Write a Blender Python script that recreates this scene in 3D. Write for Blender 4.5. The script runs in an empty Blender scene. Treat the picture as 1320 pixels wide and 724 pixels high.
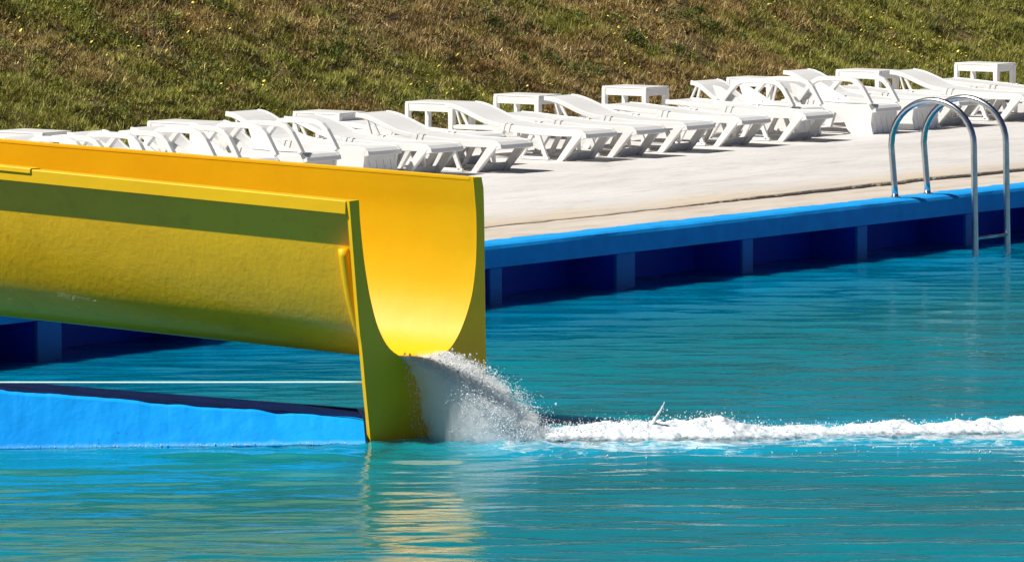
import bpy, bmesh, math, random
import numpy as np
from mathutils import Vector, Matrix
random.seed(4); rng = np.random.default_rng(7)
scn = bpy.context.scene
col = scn.collection
# ------------------------------------------------------------------ camera
TH = math.radians(36.709); PITCH = math.radians(5.078)
CAM = np.array([-35.3738, -26.5501, 4.125])
F = np.array([math.cos(TH), math.sin(TH), 0.0]); R = np.array([math.sin(TH), -math.cos(TH), 0.0])
cd = bpy.data.cameras.new('camera'); cam = bpy.data.objects.new('camera', cd); col.objects.link(cam)
cam.location = CAM; cam.rotation_euler = (math.pi/2 - PITCH, 0, TH - math.pi/2)
cd.sensor_width = 36; cd.lens = 7000/1320*36; cd.clip_start = .5; cd.clip_end = 2000
scn.camera = cam
# ------------------------------------------------------------------ light
AZ = math.radians(17); EL = math.radians(51)
sh = -math.cos(AZ)*R - math.sin(AZ)*F
SUN = np.array([sh[0]*math.cos(EL), sh[1]*math.cos(EL), math.sin(EL)])
w = bpy.data.worlds.new('World'); scn.world = w; w.use_nodes = True
nt = w.node_tree; bg = nt.nodes['Background']
sky = nt.nodes.new('ShaderNodeTexSky'); sky.sky_type = 'NISHITA'; sky.sun_disc = False
sky.sun_elevation = EL; sky.sun_rotation = math.atan2(SUN[0], SUN[1])
sky.air_density = .35; sky.dust_density = .15; sky.ozone_density = 1.0
nt.links.new(sky.outputs[0], bg.inputs[0]); bg.inputs[1].default_value = 0.05
ld = bpy.data.lights.new('sun', 'SUN'); ld.energy = 5.0; ld.angle = math.radians(.53); ld.color = (1, .955, .88)
lo = bpy.data.objects.new('sun', ld); col.objects.link(lo)
lo.rotation_euler = Vector(SUN).to_track_quat('Z', 'Y').to_euler(); lo.location = (0, 0, 20)
scn.view_settings.view_transform = 'Standard'; scn.view_settings.look = 'None'
scn.view_settings.exposure = 0.42; scn.view_settings.gamma = 1
scn.render.film_transparent = False
scn.cycles.max_bounces = 16; scn.cycles.diffuse_bounces = 4; scn.cycles.glossy_bounces = 4
scn.cycles.volume_bounces = 16; scn.cycles.transmission_bounces = 6; scn.cycles.transparent_max_bounces = 12

# ------------------------------------------------------------------ helpers
def lin(c):
    return tuple(((x/255)/12.92 if x/255 <= .04045 else ((x/255+.055)/1.055)**2.4) for x in c)
def tag(o, label=None, cat=None, group=None, kind=None):
    for k, v in (('label', label), ('category', cat), ('group', group), ('kind', kind)):
        if v: o[k] = v
    return o
def empty(name, loc=(0, 0, 0), rz=0):
    o = bpy.data.objects.new(name, None); o.empty_display_size = .2; col.objects.link(o)
    o.location = loc; o.rotation_euler = (0, 0, rz); return o
def link(name, me, m, parent=None, smooth=False):
    o = bpy.data.objects.new(name, me); col.objects.link(o)
    if m: me.materials.append(m)
    if parent: o.parent = parent
    if smooth: me.polygons.foreach_set('use_smooth', [True]*len(me.polygons))
    return o
class MB:
    def __init__(s): s.v = []; s.f = []
    def add(s, vs, fs):
        b = len(s.v); s.v += [tuple(map(float, q)) for q in vs]; s.f += [tuple(i+b for i in f) for f in fs]; return s
    def box(s, a, b):
        (x0, y0, z0), (x1, y1, z1) = a, b
        return s.add([(x0,y0,z0),(x1,y0,z0),(x1,y1,z0),(x0,y1,z0),(x0,y0,z1),(x1,y0,z1),(x1,y1,z1),(x0,y1,z1)],
            [(0,3,2,1),(4,5,6,7),(0,1,5,4),(1,2,6,5),(2,3,7,6),(3,0,4,7)])
    def prism(s, poly, x0, x1):            # polygon in (y,z) extruded along x; ccw seen from +x
        n = len(poly)
        vs = [(x0, y, z) for y, z in poly] + [(x1, y, z) for y, z in poly]
        return s.add(vs, [tuple(range(n-1, -1, -1)), tuple(range(n, 2*n))] + [(i, (i+1) % n, (i+1) % n+n, i+n) for i in range(n)])
    def ribbon(s, pts, x0, x1, t):         # strip following (y,z) points, thickness t downwards along normal
        n = len(pts); lo_ = []
        for i in range(n):
            a = pts[max(0, i-1)]; b = pts[min(n-1, i+1)]
            dy, dz = b[0]-a[0], b[1]-a[1]; l = math.hypot(dy, dz) or 1
            lo_.append((pts[i][0]+dz/l*t, pts[i][1]-dy/l*t))
        return s.prism(list(pts)+lo_[::-1], x0, x1)
    def bar(s, a, b, wx, wy):              # bar between two points, cross-section wx (x) by wy
        a = Vector(a); b = Vector(b); d = (b-a).normalized()
        u = Vector((1, 0, 0)) if abs(d.x) < .9 else Vector((0, 1, 0))
        v = d.cross(u).normalized(); u = v.cross(d).normalized()
        vs = [p+u*sx*wx/2+v*sy*wy/2 for p in (a, b) for sx, sy in ((-1,-1),(1,-1),(1,1),(-1,1))]
        return s.add(vs, [(0,3,2,1),(4,5,6,7),(0,1,5,4),(1,2,6,5),(2,3,7,6),(3,0,4,7)])
    def tube(s, pts, r, seg=12, cap=True, ry=None):
        pts = [Vector(p) for p in pts]; n = len(pts); rings = []
        prev = None
        for i, p in enumerate(pts):
            d = (pts[min(n-1, i+1)]-pts[max(0, i-1)]).normalized()
            if prev is None:
                u = Vector((1, 0, 0)) if abs(d.x) < .9 else Vector((0, 1, 0))
                u = (u-d*u.dot(d)).normalized()
            else: u = (prev-d*prev.dot(d)).normalized()
            prev = u; v = d.cross(u)
            rings.append([p+u*math.cos(2*math.pi*k/seg)*r+v*math.sin(2*math.pi*k/seg)*(ry or r) for k in range(seg)])
        vs = [q for rr in rings for q in rr]; fs = []
        for i in range(n-1):
            for k in range(seg):
                k2 = (k+1) % seg
                fs.append((i*seg+k, i*seg+k2, (i+1)*seg+k2, (i+1)*seg+k))
        if cap: fs += [tuple(range(seg-1, -1, -1)), tuple((n-1)*seg+k for k in range(seg))]
        return s.add(vs, fs)
    def mesh(s, name):
        me = bpy.data.meshes.new(name); me.from_pydata(s.v, [], s.f); me.update()
        bm = bmesh.new(); bm.from_mesh(me); bmesh.ops.recalc_face_normals(bm, faces=bm.faces); bm.to_mesh(me); bm.free()
        return me
    def build(s, name, m, parent=None, bevel=0, smooth=False):
        o = link(name, s.mesh(name), m, parent, smooth)
        if bevel:
            b = o.modifiers.new('bevel', 'BEVEL'); b.width = bevel; b.segments = 2; b.limit_method = 'ANGLE'; b.angle_limit = .6
        return o
def np_mesh(name, V, Fc, k):               # V (n,3), Fc (m,k)
    me = bpy.data.meshes.new(name)
    me.vertices.add(len(V)); me.vertices.foreach_set('co', np.asarray(V, np.float32).ravel())
    me.loops.add(len(Fc)*k); me.loops.foreach_set('vertex_index', np.asarray(Fc, np.int32).ravel())
    me.polygons.add(len(Fc)); me.polygons.foreach_set('loop_start', np.arange(0, len(Fc)*k, k, dtype=np.int32))
    me.update(calc_edges=True); return me
def grid_faces(nx, ny, keep=None):         # index i*ny+j
    i, j = np.meshgrid(np.arange(nx-1), np.arange(ny-1), indexing='ij')
    a = (i*ny+j).ravel()
    f = np.stack([a, a+ny, a+ny+1, a+1], 1)
    return f if keep is None else f[keep(f)]
_P = rng.random((256, 256))
def vnoise(x, y):
    xi = np.floor(x).astype(int); yi = np.floor(y).astype(int); fx = x-xi; fy = y-yi
    fx = fx*fx*(3-2*fx); fy = fy*fy*(3-2*fy)
    g = lambda a, b: _P[a & 255, b & 255]
    return (g(xi, yi)*(1-fx)+g(xi+1, yi)*fx)*(1-fy)+(g(xi, yi+1)*(1-fx)+g(xi+1, yi+1)*fx)*fy
def fbm(x, y, o=4, g=.5):
    s = 0; a = 1; t = 0
    for k in range(o):
        s = s+a*vnoise(x*2**k+17.3*k, y*2**k+9.1*k); t += a; a *= g
    return s/t
def sstep(a, b, x):
    t = np.clip((x-a)/(b-a), 0, 1); return t*t*(3-2*t)

# ------------------------------------------------------------------ materials
def mat(name):
    m = bpy.data.materials.new(name); m.use_nodes = True
    return m, m.node_tree, m.node_tree.nodes['Principled BSDF']
def N(nt, t, **kw):
    n = nt.nodes.new(t)
    for k, v in kw.items():
        if k.startswith('_'): setattr(n, k[1:], v)
        else: n.inputs[k.replace('__', ' ')].default_value = v
    return n
def noise(nt, scale, detail=4, rough=.55, vec=None, stretch=None):
    tc = N(nt, 'ShaderNodeTexCoord'); n = N(nt, 'ShaderNodeTexNoise', Scale=scale, Detail=detail, Roughness=rough)
    src = tc.outputs['Object']
    if stretch:
        mp = N(nt, 'ShaderNodeMapping'); mp.inputs['Scale'].default_value = stretch; mp.inputs['Rotation'].default_value = vec or (0, 0, 0)
        nt.links.new(src, mp.inputs[0]); src = mp.outputs[0]
    nt.links.new(src, n.inputs['Vector']); return n
def ramp(nt, src, stops):
    r = N(nt, 'ShaderNodeValToRGB'); e = r.color_ramp.elements
    while len(e) < len(stops): e.new(.5)
    for q, (p, c) in zip(e, stops): q.position = p; q.color = (*c, 1) if len(c) == 3 else c
    nt.links.new(src, r.inputs[0]); return r
def bump(nt, bs, h, strength, dist, prev=None):
    b = N(nt, 'ShaderNodeBump', Strength=strength, Distance=dist); nt.links.new(h, b.inputs['Height'])
    if prev: nt.links.new(prev.outputs[0], b.inputs['Normal'])
    nt.links.new(b.outputs[0], bs.inputs['Normal']); return b
def simple(name, c, c2, rough=.5, scale=6, bs_scale=40, bs=.2, bd=.004, spec=.5):
    m, nt, p = mat(name)
    n = noise(nt, scale, 5); r = ramp(nt, n.outputs[0], [(.3, c), (.7, c2)])
    nt.links.new(r.outputs[0], p.inputs['Base Color']); p.inputs['Roughness'].default_value = rough
    p.inputs['Specular IOR Level'].default_value = spec
    n2 = noise(nt, bs_scale, 4); bump(nt, p, n2.outputs[0], bs, bd); return m

M_plastic = simple('white resin', (.72, .71, .69), (.79, .78, .76), .32, 2.5, 60, .05, .001)
M_inner = M_plastic
M_blue = simple('blue pool paint', (.0005, .13, .46), (.001, .165, .54), .45, 2.2, 18, .35, .006)
M_bluebright = simple('bright blue rendered paint', (.0005, .30, .88), (.001, .36, .93), .55, 2.5, 16, .4, .008, .2)
M_bay_shade = simple('navy with bay shade', (.0008, .045, .55), (.0015, .06, .66), .5, 2.5, 18, .3, .005)  # navy for the bays and pillar sides, their shade put into the colour
nt = M_bluebright.node_tree; p = nt.nodes['Principled BSDF']; old = p.inputs['Base Color'].links[0].from_socket
tc = N(nt, 'ShaderNodeTexCoord'); sp3 = N(nt, 'ShaderNodeSeparateXYZ'); nt.links.new(tc.outputs['Object'], sp3.inputs[0]); nz = noise(nt, 9, 6, .7)
ma = N(nt, 'ShaderNodeMath', _operation='MULTIPLY_ADD'); ma.inputs[1].default_value = .06; nt.links.new(nz.outputs[0], ma.inputs[0]); nt.links.new(sp3.outputs['Z'], ma.inputs[2])
rr_ = ramp(nt, ma.outputs[0], [(.030, (0, 0, 0)), (.036, (.40,)*3), (.046, (.25,)*3), (.058, (0, 0, 0))])
mxa = N(nt, 'ShaderNodeMix', _data_type='RGBA'); nt.links.new(rr_.outputs[0], mxa.inputs[0]); nt.links.new(old, mxa.inputs[6]); mxa.inputs[7].default_value = (.22, .58, .82, 1)
nz2 = noise(nt, 5.5, 7, .7); rc_ = ramp(nt, nz2.outputs[0], [(.66, (0, 0, 0)), (.70, (1, 1, 1))]); mxb = N(nt, 'ShaderNodeMix', _data_type='RGBA')
nt.links.new(rc_.outputs[0], mxb.inputs[0]); nt.links.new(mxa.outputs[2], mxb.inputs[6]); mxb.inputs[7].default_value = (.002, .16, .50, 1); nt.links.new(mxb.outputs[2], p.inputs['Base Color'])
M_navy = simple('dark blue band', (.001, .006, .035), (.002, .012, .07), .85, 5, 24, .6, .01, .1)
M_steel, nt, p = mat('brushed steel')
p.inputs['Metallic'].default_value = 1; p.inputs['Roughness'].default_value = .24
n = noise(nt, 8, 4); r = ramp(nt, n.outputs[0], [(.3, (.42, .46, .49)), (.75, (.60, .63, .65))]); nt.links.new(r.outputs[0], p.inputs['Base Color'])
M_rope = simple('pale cyan rope', (.45, .75, .78), (.6, .85, .85), .6, 30)

# coping with blue painted rim on pale stone
M_coping, nt, p = mat('painted coping edge')
tc = N(nt, 'ShaderNodeTexCoord'); sep = N(nt, 'ShaderNodeSeparateXYZ'); nt.links.new(tc.outputs['Object'], sep.inputs[0])
n = noise(nt, 3.5, 5, .6, stretch=(1, 1, 1)); ma = N(nt, 'ShaderNodeMath', _operation='MULTIPLY_ADD'); ma.inputs[1].default_value = .22
nt.links.new(n.outputs[0], ma.inputs[0]); nt.links.new(sep.outputs['Y'], ma.inputs[2])
r = ramp(nt, ma.outputs[0], [(.36, (0, 0, 0)), (.375, (1, 1, 1))])
nb = noise(nt, 5, 5); rb = ramp(nt, nb.outputs[0], [(.3, (.0008, .27, .70)), (.7, (.002, .35, .84))])
ns = noise(nt, 3, 6, .6, stretch=(.5, 2, 1)); rs = ramp(nt, ns.outputs[0], [(.25, (.42, .33, .25)), (.5, (.54, .48, .41)), (.75, (.60, .55, .49))])
mx = N(nt, 'ShaderNodeMix', _data_type='RGBA'); nt.links.new(r.outputs[0], mx.inputs[0]); nt.links.new(rb.outputs[0], mx.inputs[6]); nt.links.new(rs.outputs[0], mx.inputs[7])
nt.links.new(mx.outputs[2], p.inputs['Base Color']); p.inputs['Roughness'].default_value = .6
n2 = noise(nt, 30, 5); bump(nt, p, n2.outputs[0], .4, .006)

# deck
M_deck, nt, p = mat('pale worn concrete')
n1 = noise(nt, .7, 6, .65, stretch=(.6, 1.6, 1)); n2 = noise(nt, 5, 6, .7, stretch=(.35, 2.2, 1))
r1 = ramp(nt, n1.outputs[0], [(.28, (.48, .455, .435)), (.5, (.57, .555, .54)), (.72, (.62, .605, .59))])
r2 = ramp(nt, n2.outputs[0], [(.30, (.72, .68, .64)), (.42, (1, 1, 1)), (.7, (1, 1, 1)), (.82, (.9, .86, .82))])
mx = N(nt, 'ShaderNodeMix', _data_type='RGBA', _blend_type='MULTIPLY'); mx.inputs[0].default_value = .8
nt.links.new(r1.outputs[0], mx.inputs[6]); nt.links.new(r2.outputs[0], mx.inputs[7])
n3 = noise(nt, 1.6, 5, .6, stretch=(.22, 3.5, 1)); r3 = ramp(nt, n3.outputs[0], [(.485, (1, 1, 1)), (.5, (.66, .55, .46)), (.515, (1, 1, 1))])
mx2 = N(nt, 'ShaderNodeMix', _data_type='RGBA', _blend_type='MULTIPLY'); mx2.inputs[0].default_value = .55
nt.links.new(mx.outputs[2], mx2.inputs[6]); nt.links.new(r3.outputs[0], mx2.inputs[7])
# tan worn band near the pool side
tc = N(nt, 'ShaderNodeTexCoord'); sep = N(nt, 'ShaderNodeSeparateXYZ'); nt.links.new(tc.outputs['Object'], sep.inputs[0])
ma = N(nt, 'ShaderNodeMath', _operation='MULTIPLY_ADD'); ma.inputs[1].default_value = -2.2
nt.links.new(n1.outputs[0], ma.inputs[0]); nt.links.new(sep.outputs['Y'], ma.inputs[2])
rt = ramp(nt, ma.outputs[0], [(0, (1, 1, 1)), (.9, (0, 0, 0))])
mx3 = N(nt, 'ShaderNodeMix', _data_type='RGBA', _blend_type='MULTIPLY'); nt.links.new(rt.outputs[0], mx3.inputs[0])
nt.links.new(mx2.outputs[2], mx3.inputs[6]); mx3.inputs[7].default_value = (.90, .78, .62, 1)
nt.links.new(mx3.outputs[2], p.inputs['Base Color']); p.inputs['Roughness'].default_value = .75
nn = noise(nt, 45, 5); bump(nt, p, nn.outputs[0], .5, .004)
M_dirt = simple('brown dirt', (.16, .10, .055), (.30, .21, .13), .9, 9, 60, .6, .01)

# slide
def slide_mat(name, rough, bstr, bsc, stain=.5):
    m, nt, p = mat(name)
    n1 = noise(nt, 1.3, 4); r1 = ramp(nt, n1.outputs[0], [(.3, (.78, .445, .0006)), (.7, (.83, .50, .0008))])
    n2 = noise(nt, 9, 6, .7); r2 = ramp(nt, n2.outputs[0], [(.30, (.72, .66, .5)), (.46, (1, 1, 1))])
    mx = N(nt, 'ShaderNodeMix', _data_type='RGBA', _blend_type='MULTIPLY'); mx.inputs[0].default_value = stain
    nt.links.new(r1.outputs[0], mx.inputs[6]); nt.links.new(r2.outputs[0], mx.inputs[7])
    nt.links.new(mx.outputs[2], p.inputs['Base Color']); p.inputs['Roughness'].default_value = rough
    p.inputs['Coat Weight'].default_value = .15; p.inputs['Coat Roughness'].default_value = .3
    nb = noise(nt, bsc, 5, .65); b1 = bump(nt, p, nb.outputs[0], bstr, .006)
    nc = noise(nt, 2.2, 3); bump(nt, p, nc.outputs[0], .25, .03, b1); return m
M_yin = slide_mat('smooth yellow gelcoat', .5, .05, 30, .12)
M_yin.node_tree.nodes['Principled BSDF'].inputs['Specular IOR Level'].default_value = .3
M_yout = slide_mat('rough yellow fibreglass', .34, .5, 30)
po = M_yout.node_tree.nodes['Principled BSDF']; po.inputs['Coat Weight'].default_value = .3; po.inputs['Coat Roughness'].default_value = .15

# water
M_water, nt, p = mat('pool water')
at = N(nt, 'ShaderNodeAttribute'); at.attribute_name = 'aerated'
n = noise(nt, .55, 4, .5)
r = ramp(nt, n.outputs[0], [(.3, (.0002, .165, .185)), (.55, (.0002, .20, .24)), (.75, (.0002, .23, .31))])
mx = N(nt, 'ShaderNodeMix', _data_type='RGBA'); nt.links.new(at.outputs['Fac'], mx.inputs[0])
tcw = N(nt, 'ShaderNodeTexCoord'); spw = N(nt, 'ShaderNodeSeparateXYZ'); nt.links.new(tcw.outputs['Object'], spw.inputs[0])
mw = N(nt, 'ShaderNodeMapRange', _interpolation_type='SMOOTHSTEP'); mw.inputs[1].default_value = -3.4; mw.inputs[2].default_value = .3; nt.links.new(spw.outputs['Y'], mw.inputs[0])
mb = N(nt, 'ShaderNodeMix', _data_type='RGBA'); nt.links.new(mw.outputs[0], mb.inputs[0]); nt.links.new(r.outputs[0], mb.inputs[6]); mb.inputs[7].default_value = (.0002, .16, .31, 1)  # bluer towards the far wall: its reflection painted into the water colour
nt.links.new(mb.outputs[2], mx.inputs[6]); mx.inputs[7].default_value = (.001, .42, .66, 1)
nl_ = noise(nt, 7, 7, .72); ml = N(nt, 'ShaderNodeMath', _operation='MULTIPLY_ADD'); ml.inputs[1].default_value = .42
nt.links.new(at.outputs['Fac'], ml.inputs[0]); nt.links.new(nl_.outputs[0], ml.inputs[2]); rl = ramp(nt, ml.outputs[0], [(.80, (0, 0, 0)), (.93, (1, 1, 1))])
mz = N(nt, 'ShaderNodeMix', _data_type='RGBA'); nt.links.new(rl.outputs[0], mz.inputs[0]); nt.links.new(mx.outputs[2], mz.inputs[6]); mz.inputs[7].default_value = (.6, .8, .86, 1)
nt.links.new(mz.outputs[2], p.inputs['Base Color']); p.inputs['Roughness'].default_value = .05; p.inputs['Subsurface Weight'].default_value = 1; p.inputs['Subsurface Radius'].default_value = (.5, .9, 1); p.inputs['Subsurface Scale'].default_value = 1.0; p.inputs['IOR'].default_value = 1.42
nb = noise(nt, 14, 4, .55); b1 = bump(nt, p, nb.outputs[0], .3, .008)

M_foam2, nt, p = mat('lacy white foam')
p.inputs['Base Color'].default_value = (.70, .76, .80, 1); p.inputs['Roughness'].default_value = .6
at = N(nt, 'ShaderNodeAttribute'); at.attribute_name = 'cover'; nz = noise(nt, 26, 6, .75)
ma = N(nt, 'ShaderNodeMath', _operation='ADD'); nt.links.new(at.outputs['Fac'], ma.inputs[0]); nt.links.new(nz.outputs[0], ma.inputs[1])
r = ramp(nt, ma.outputs[0], [(.52, (0, 0, 0)), (.92, (1, 1, 1))]); nt.links.new(r.outputs[0], p.inputs['Alpha'])
nb = noise(nt, 60, 6, .7); bump(nt, p, nb.outputs[0], .5, .015)
M_foam, nt, p = mat('white foam')
p.inputs['Base Color'].default_value = (.78, .83, .86, 1); p.inputs['Roughness'].default_value = .7
nb = noise(nt, 45, 6, .7); bump(nt, p, nb.outputs[0], .8, .02)
M_drop, nt, p = mat('water drops')
p.inputs['Base Color'].default_value = (.93, .96, .98, 1); p.inputs['Roughness'].default_value = .5
p.inputs['IOR'].default_value = 1.33; p.inputs['Transmission Weight'].default_value = 0

# vegetation
def leafy(name):
    m, nt, p = mat(name)
    a = N(nt, 'ShaderNodeAttribute'); a.attribute_name = 'tint'
    nt.links.new(a.outputs['Color'], p.inputs['Base Color']); p.inputs['Roughness'].default_value = .6
    p.inputs['Specular IOR Level'].default_value = .25; return m
M_grass = leafy('dry grass blades')
M_soil = simple('hill soil and thatch', (.06, .042, .014), (.16, .11, .04), .95, 4, 30, .9, .03)
M_flower = simple('yellow petals', (.75, .62, .05), (.85, .75, .15), .6)

# ------------------------------------------------------------------ ground, pool, deck
g = MB(); g.add([(-900,-900,-1.72),(900,-900,-1.72),(900,900,-1.72),(-900,900,-1.72)], [(0,1,2,3)])
tag(g.build('ground', M_dirt), kind='structure')
g = MB(); g.add([(-45,-40,-1.7),(60,-40,-1.7),(60,.52,-1.7),(-45,.52,-1.7)], [(0,1,2,3)])
tag(g.build('pool_floor', M_blue), kind='structure')
# near side paving behind / below the camera and at the pool ends
g = MB(); g.box((-45, -60, -1.71), (60, -40, .5)); g.box((-60, -60, -1.71), (-45, 30, .5)); g.box((60, -60, -1.71), (75, 8.6, .5))
tag(g.build('pool_surround', M_deck), kind='structure')
# deck: front edge is a small worn step above the coping strip
xs = np.concatenate([[-45, -20], np.arange(-12, 26, .06), [40, 60]])
ys = np.concatenate([[0], np.arange(.04, 8.7, .35), [9.2, 9.9]])
X, Yy = np.meshgrid(xs, ys, indexing='ij')
edge = 1.06 + .05*(fbm(X*.5, X*0+3, 3)-.5) + .05*(fbm(X*3, X*0+8, 3)-.5)*2 + .02*(fbm(X*14, X*0+1, 2)-.5) + .02*np.clip(X-9, 0, 8)
YY = edge + Yy; hgt = .500 + .008 + .026*sstep(3.2, 6.5, X) + .006*(fbm(X*4, X*0, 3)-.5)
ZZ = np.where(Yy == 0, hgt-.004, hgt) + .004*(fbm(X*.8, YY*.8, 3)-.5)
V = np.stack([X, YY, ZZ], -1).reshape(-1, 3); nx, ny = X.shape
Fc = grid_faces(nx, ny)
Vb = V.reshape(nx, ny, 3)[:, 0].copy(); Vb[:, 2] = .40; b0 = len(V); i = np.arange(nx-1)
Fs = np.stack([b0+i, b0+i+1, (i+1)*ny, i*ny], 1)
me = np_mesh('deck', np.vstack([V, Vb]), np.vstack([Fc, Fs]), 4)
tag(link('pool_deck', me, M_deck), kind='structure')
# dirt filled joint along the step (broken towards the left)
V = []; Fq = []
for k, x in enumerate(np.arange(-12, 24, .05)):
    e_ = float(np.interp(x, xs, edge[:, 0])); wd = .010+.030*max(0, float(fbm(np.array(x*1.7), np.array(5.), 3))-.42)
    if x < 4: wd *= 1.6
    V += [(x, e_-wd, .5035), (x, e_+.004, .5035)]
    if k: b = 2*k; Fq.append((b-2, b, b+1, b-1))
me = bpy.data.meshes.new('dirt'); me.from_pydata(V, [], Fq); tag(link('dirt_joint', me, M_dirt), kind='structure')

# far pool wall
wall = tag(empty('pool_wall', (0, 0, 0)), 'blue painted far pool wall with recessed bays under a pale coping', 'pool wall')
nseg = np.concatenate([[-45, -20], np.arange(-12, 24, .12), [40, 60]])
m = MB(); prof = lambda x: [(0.0 + .010*(fbm(np.array(x*2.), np.array(1.), 3)-.5), .302), (.0 + .010*(fbm(np.array(x*3.), np.array(4.), 3)-.5), .455), (.018, .482 + .008*(fbm(np.array(x*1.5), np.array(9.), 3)-.5)), (.055, .496), (.12, .5), (1.6, .5), (1.6, .302)]
rings = [[(x, float(a), float(b)) for a, b in prof(x)] for x in nseg]
vs = [q for r_ in rings for q in r_]; k = 7
m.add(vs, [(i*k+j, (i+1)*k+j, (i+1)*k+(j+1) % k, i*k+(j+1) % k) for i in range(len(rings)-1) for j in range(k)])
cop = m.build('coping', M_coping, wall, smooth=False)
m = MB(); m.box((-45, .52, -1.7), (60, .9, .300)); m.build('recess_back', M_bay_shade, wall)
bay = 1.829
for j in range(-22, 30):
    xc = 1.857 + j*bay + (0 if j % 4 == 0 else 0)
    if not -44 < xc < 59: continue
    hw = .135 if j % 4 == 0 else .082
    m = MB(); m.box((xc-hw, .004+.003*random.random(), -1.69), (xc+hw, .045, .300)); pl_ = m.build('pillar', M_blue, wall, bevel=.008)
    m = MB(); m.box((xc-hw+.003, .046, -1.69), (xc+hw-.003, .517, .298)); m.build('pier', M_bay_shade, pl_)  # pillar sides in the darker blue, shade painted in

# low sloping ledge wall under the slide (runs back to the far wall)
L0 = np.array([-9.7758, -3.3948]); L1 = np.array([-8.1758, -5.1217]); dl = (L1-L0)/np.linalg.norm(L1-L0); nl = np.array([-dl[1], dl[0]])   # nl points away from the camera side
if nl @ F[:2] < 0: nl = -nl
tL = L0[1]/(-dl[1])
ledge = tag(empty('ledge_wall', (L1[0], L1[1], 0)), 'low bright blue wall beneath the slide sloping down into the water', 'low wall')
nS = 260; t_ = np.linspace(-4.6, 2.335, nS)
rows = []
prof_n = [-.0, -.0, -.0, .02, .04, .12, .52, .54]
for q in range(12): pass
def ledge_mesh(y_levels, name, m_, hfun, face=True):
    V = []
    for t in t_:
        base = L0+dl*t; h = hfun(t)
        for (off, zf, dz) in y_levels:
            o = off + (.005*(fbm(np.array(t*9), np.array(zf*2+3), 4)-.5)*2 + .010*(fbm(np.array(t*2.2), np.array(zf*1.2+1), 4)-.5) if face else 0)
            o += .17*zf if face and zf > 0 else (0 if face else .17)
            z = zf*h+dz
            V.append((base[0]+nl[0]*o-L1[0], base[1]+nl[1]*o-L1[1], z))
    k = len(y_levels); mm = MB()
    mm.add(V, [(i*k+j, i*k+j+1, (i+1)*k+j+1, (i+1)*k+j) for i in range(nS-1) for j in range(k-1)])
    return mm.build(name, m_, ledge, smooth=False)
hh = lambda t: max(.04, .348-.0905*t + .014*float(fbm(np.array(t*5.), np.array(2.), 4)-.5)*2)
lv = [(0, -3, 0)] + [(-.004, z, 0) for z in np.linspace(-.3, .96, 22)] + [(.012, 1.0, 0), (.03, 1.0, .004)]
ledge_mesh(lv, 'rendered_face', M_bluebright, hh)
ledge_mesh([(.022, 1, -.02), (.028, 1, .006), (.05, 1, .012), (.30, 1, .014), (.56, 1, .012), (.60, 1, -.02), (.60, -3, 0)], 'dark_top', M_navy, lambda t: max(.04, .348-.0905*t), False)

# ------------------------------------------------------------------ water
aw = 7.6; lat = np.concatenate([[-70, -40, -20, -12, -9.2], np.arange(-8.4, 8.41, .056), [9.2, 12, 20, 40, 70]]); dep = np.concatenate([[-40, -10, 10, 18, 22], np.arange(24.5, 42, .028), np.arange(42, 66, .055), [68, 72, 80, 95, 120]])
LA, DE = np.meshgrid(lat, dep, indexing='ij')
WX = CAM[0]+R[0]*LA+F[0]*DE; WY = CAM[1]+R[1]*LA+F[1]*DE
WAMP = .080; H = np.zeros_like(WX); r2 = np.random.default_rng(3)
NW = 110
for q in range(NW):
    lam = .085*(.9/.085)**r2.random(); th = math.pi/2 + (r2.normal(0, .15) if q % 4 else r2.normal(0, .4))
    # crests mostly lie across the line of sight
    kx, ky = math.cos(th), math.sin(th); k_ = 2*math.pi/lam; ph = r2.random()*6.283
    u_ = (kx*LA+ky*DE)*k_+ph
    H += (WAMP*math.sqrt(2/NW)/k_)*np.sin(u_+1.1*np.sin(LA*(1.3+2*r2.random())+ph)+.9*np.sin(DE*(.7+r2.random())+2*ph))
patch = .22+1.5*fbm(LA*.45+4, DE*.28, 3)
H *= patch
# wake line in (lateral, depth) frame
def latdep(P): d = np.array(P[:2])-CAM[:2]; return d@R[:2], d@F[:2]
wa = latdep((-7.267, -5.843)); wb = latdep((-5.036, -8.112))
def wake_d(la): return wa[1]+(la-wa[0])*(wb[1]-wa[1])/(wb[0]-wa[0])
dn = DE-wake_d(LA); inw = sstep(wa[0]-.9, wa[0]-.1, LA)
aer = inw*(1-sstep(5, 8, LA-wa[0]))*np.exp(-np.where(dn < 0, dn/1.15, dn/.75)**2)
aer *= np.clip(.35+1.3*(fbm(LA*1.6, DE*.8, 4)-.15), 0, 1)
jd = np.hypot(LA-(wa[0]-.55), (DE-wake_d(LA)+.1)); H += .010*np.exp(-(jd/1.3)**2)*np.sin(jd*26)*(.4+fbm(LA*5, DE*5, 3)) + .02*np.exp(-(jd/.9)**2)*(fbm(LA*7, DE*7, 3)-.5)
H += .014*inw*np.exp(-(dn/.8)**2)*(fbm(LA*4, DE*3, 3)-.5)*2
fade = sstep(0, 1.2, 8.3-np.abs(LA))*sstep(0, 1.5, DE-24.6)*sstep(0, 2, 65-DE)
H *= fade
ff = grid_faces(*WX.shape); wy = WY.ravel()[ff]; wx_ = WX.ravel()[ff]; ff = ff[(wy.min(1) < .50) & (wy.max(1) > -40) & (wx_.max(1) > -45) & (wx_.min(1) < 60)]
V = np.stack([np.clip(WX, -45, 60), np.clip(WY, -40, .512), H], -1).reshape(-1, 3)
ff = ff[:, ::-1] if np.cross(R, F)[2] < 0 else ff
me = np_mesh('water', V, ff, 4)
a = me.attributes.new('aerated', 'FLOAT', 'POINT'); a.data.foreach_set('value', np.clip(aer, 0, 1).astype(np.float32).ravel())
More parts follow.
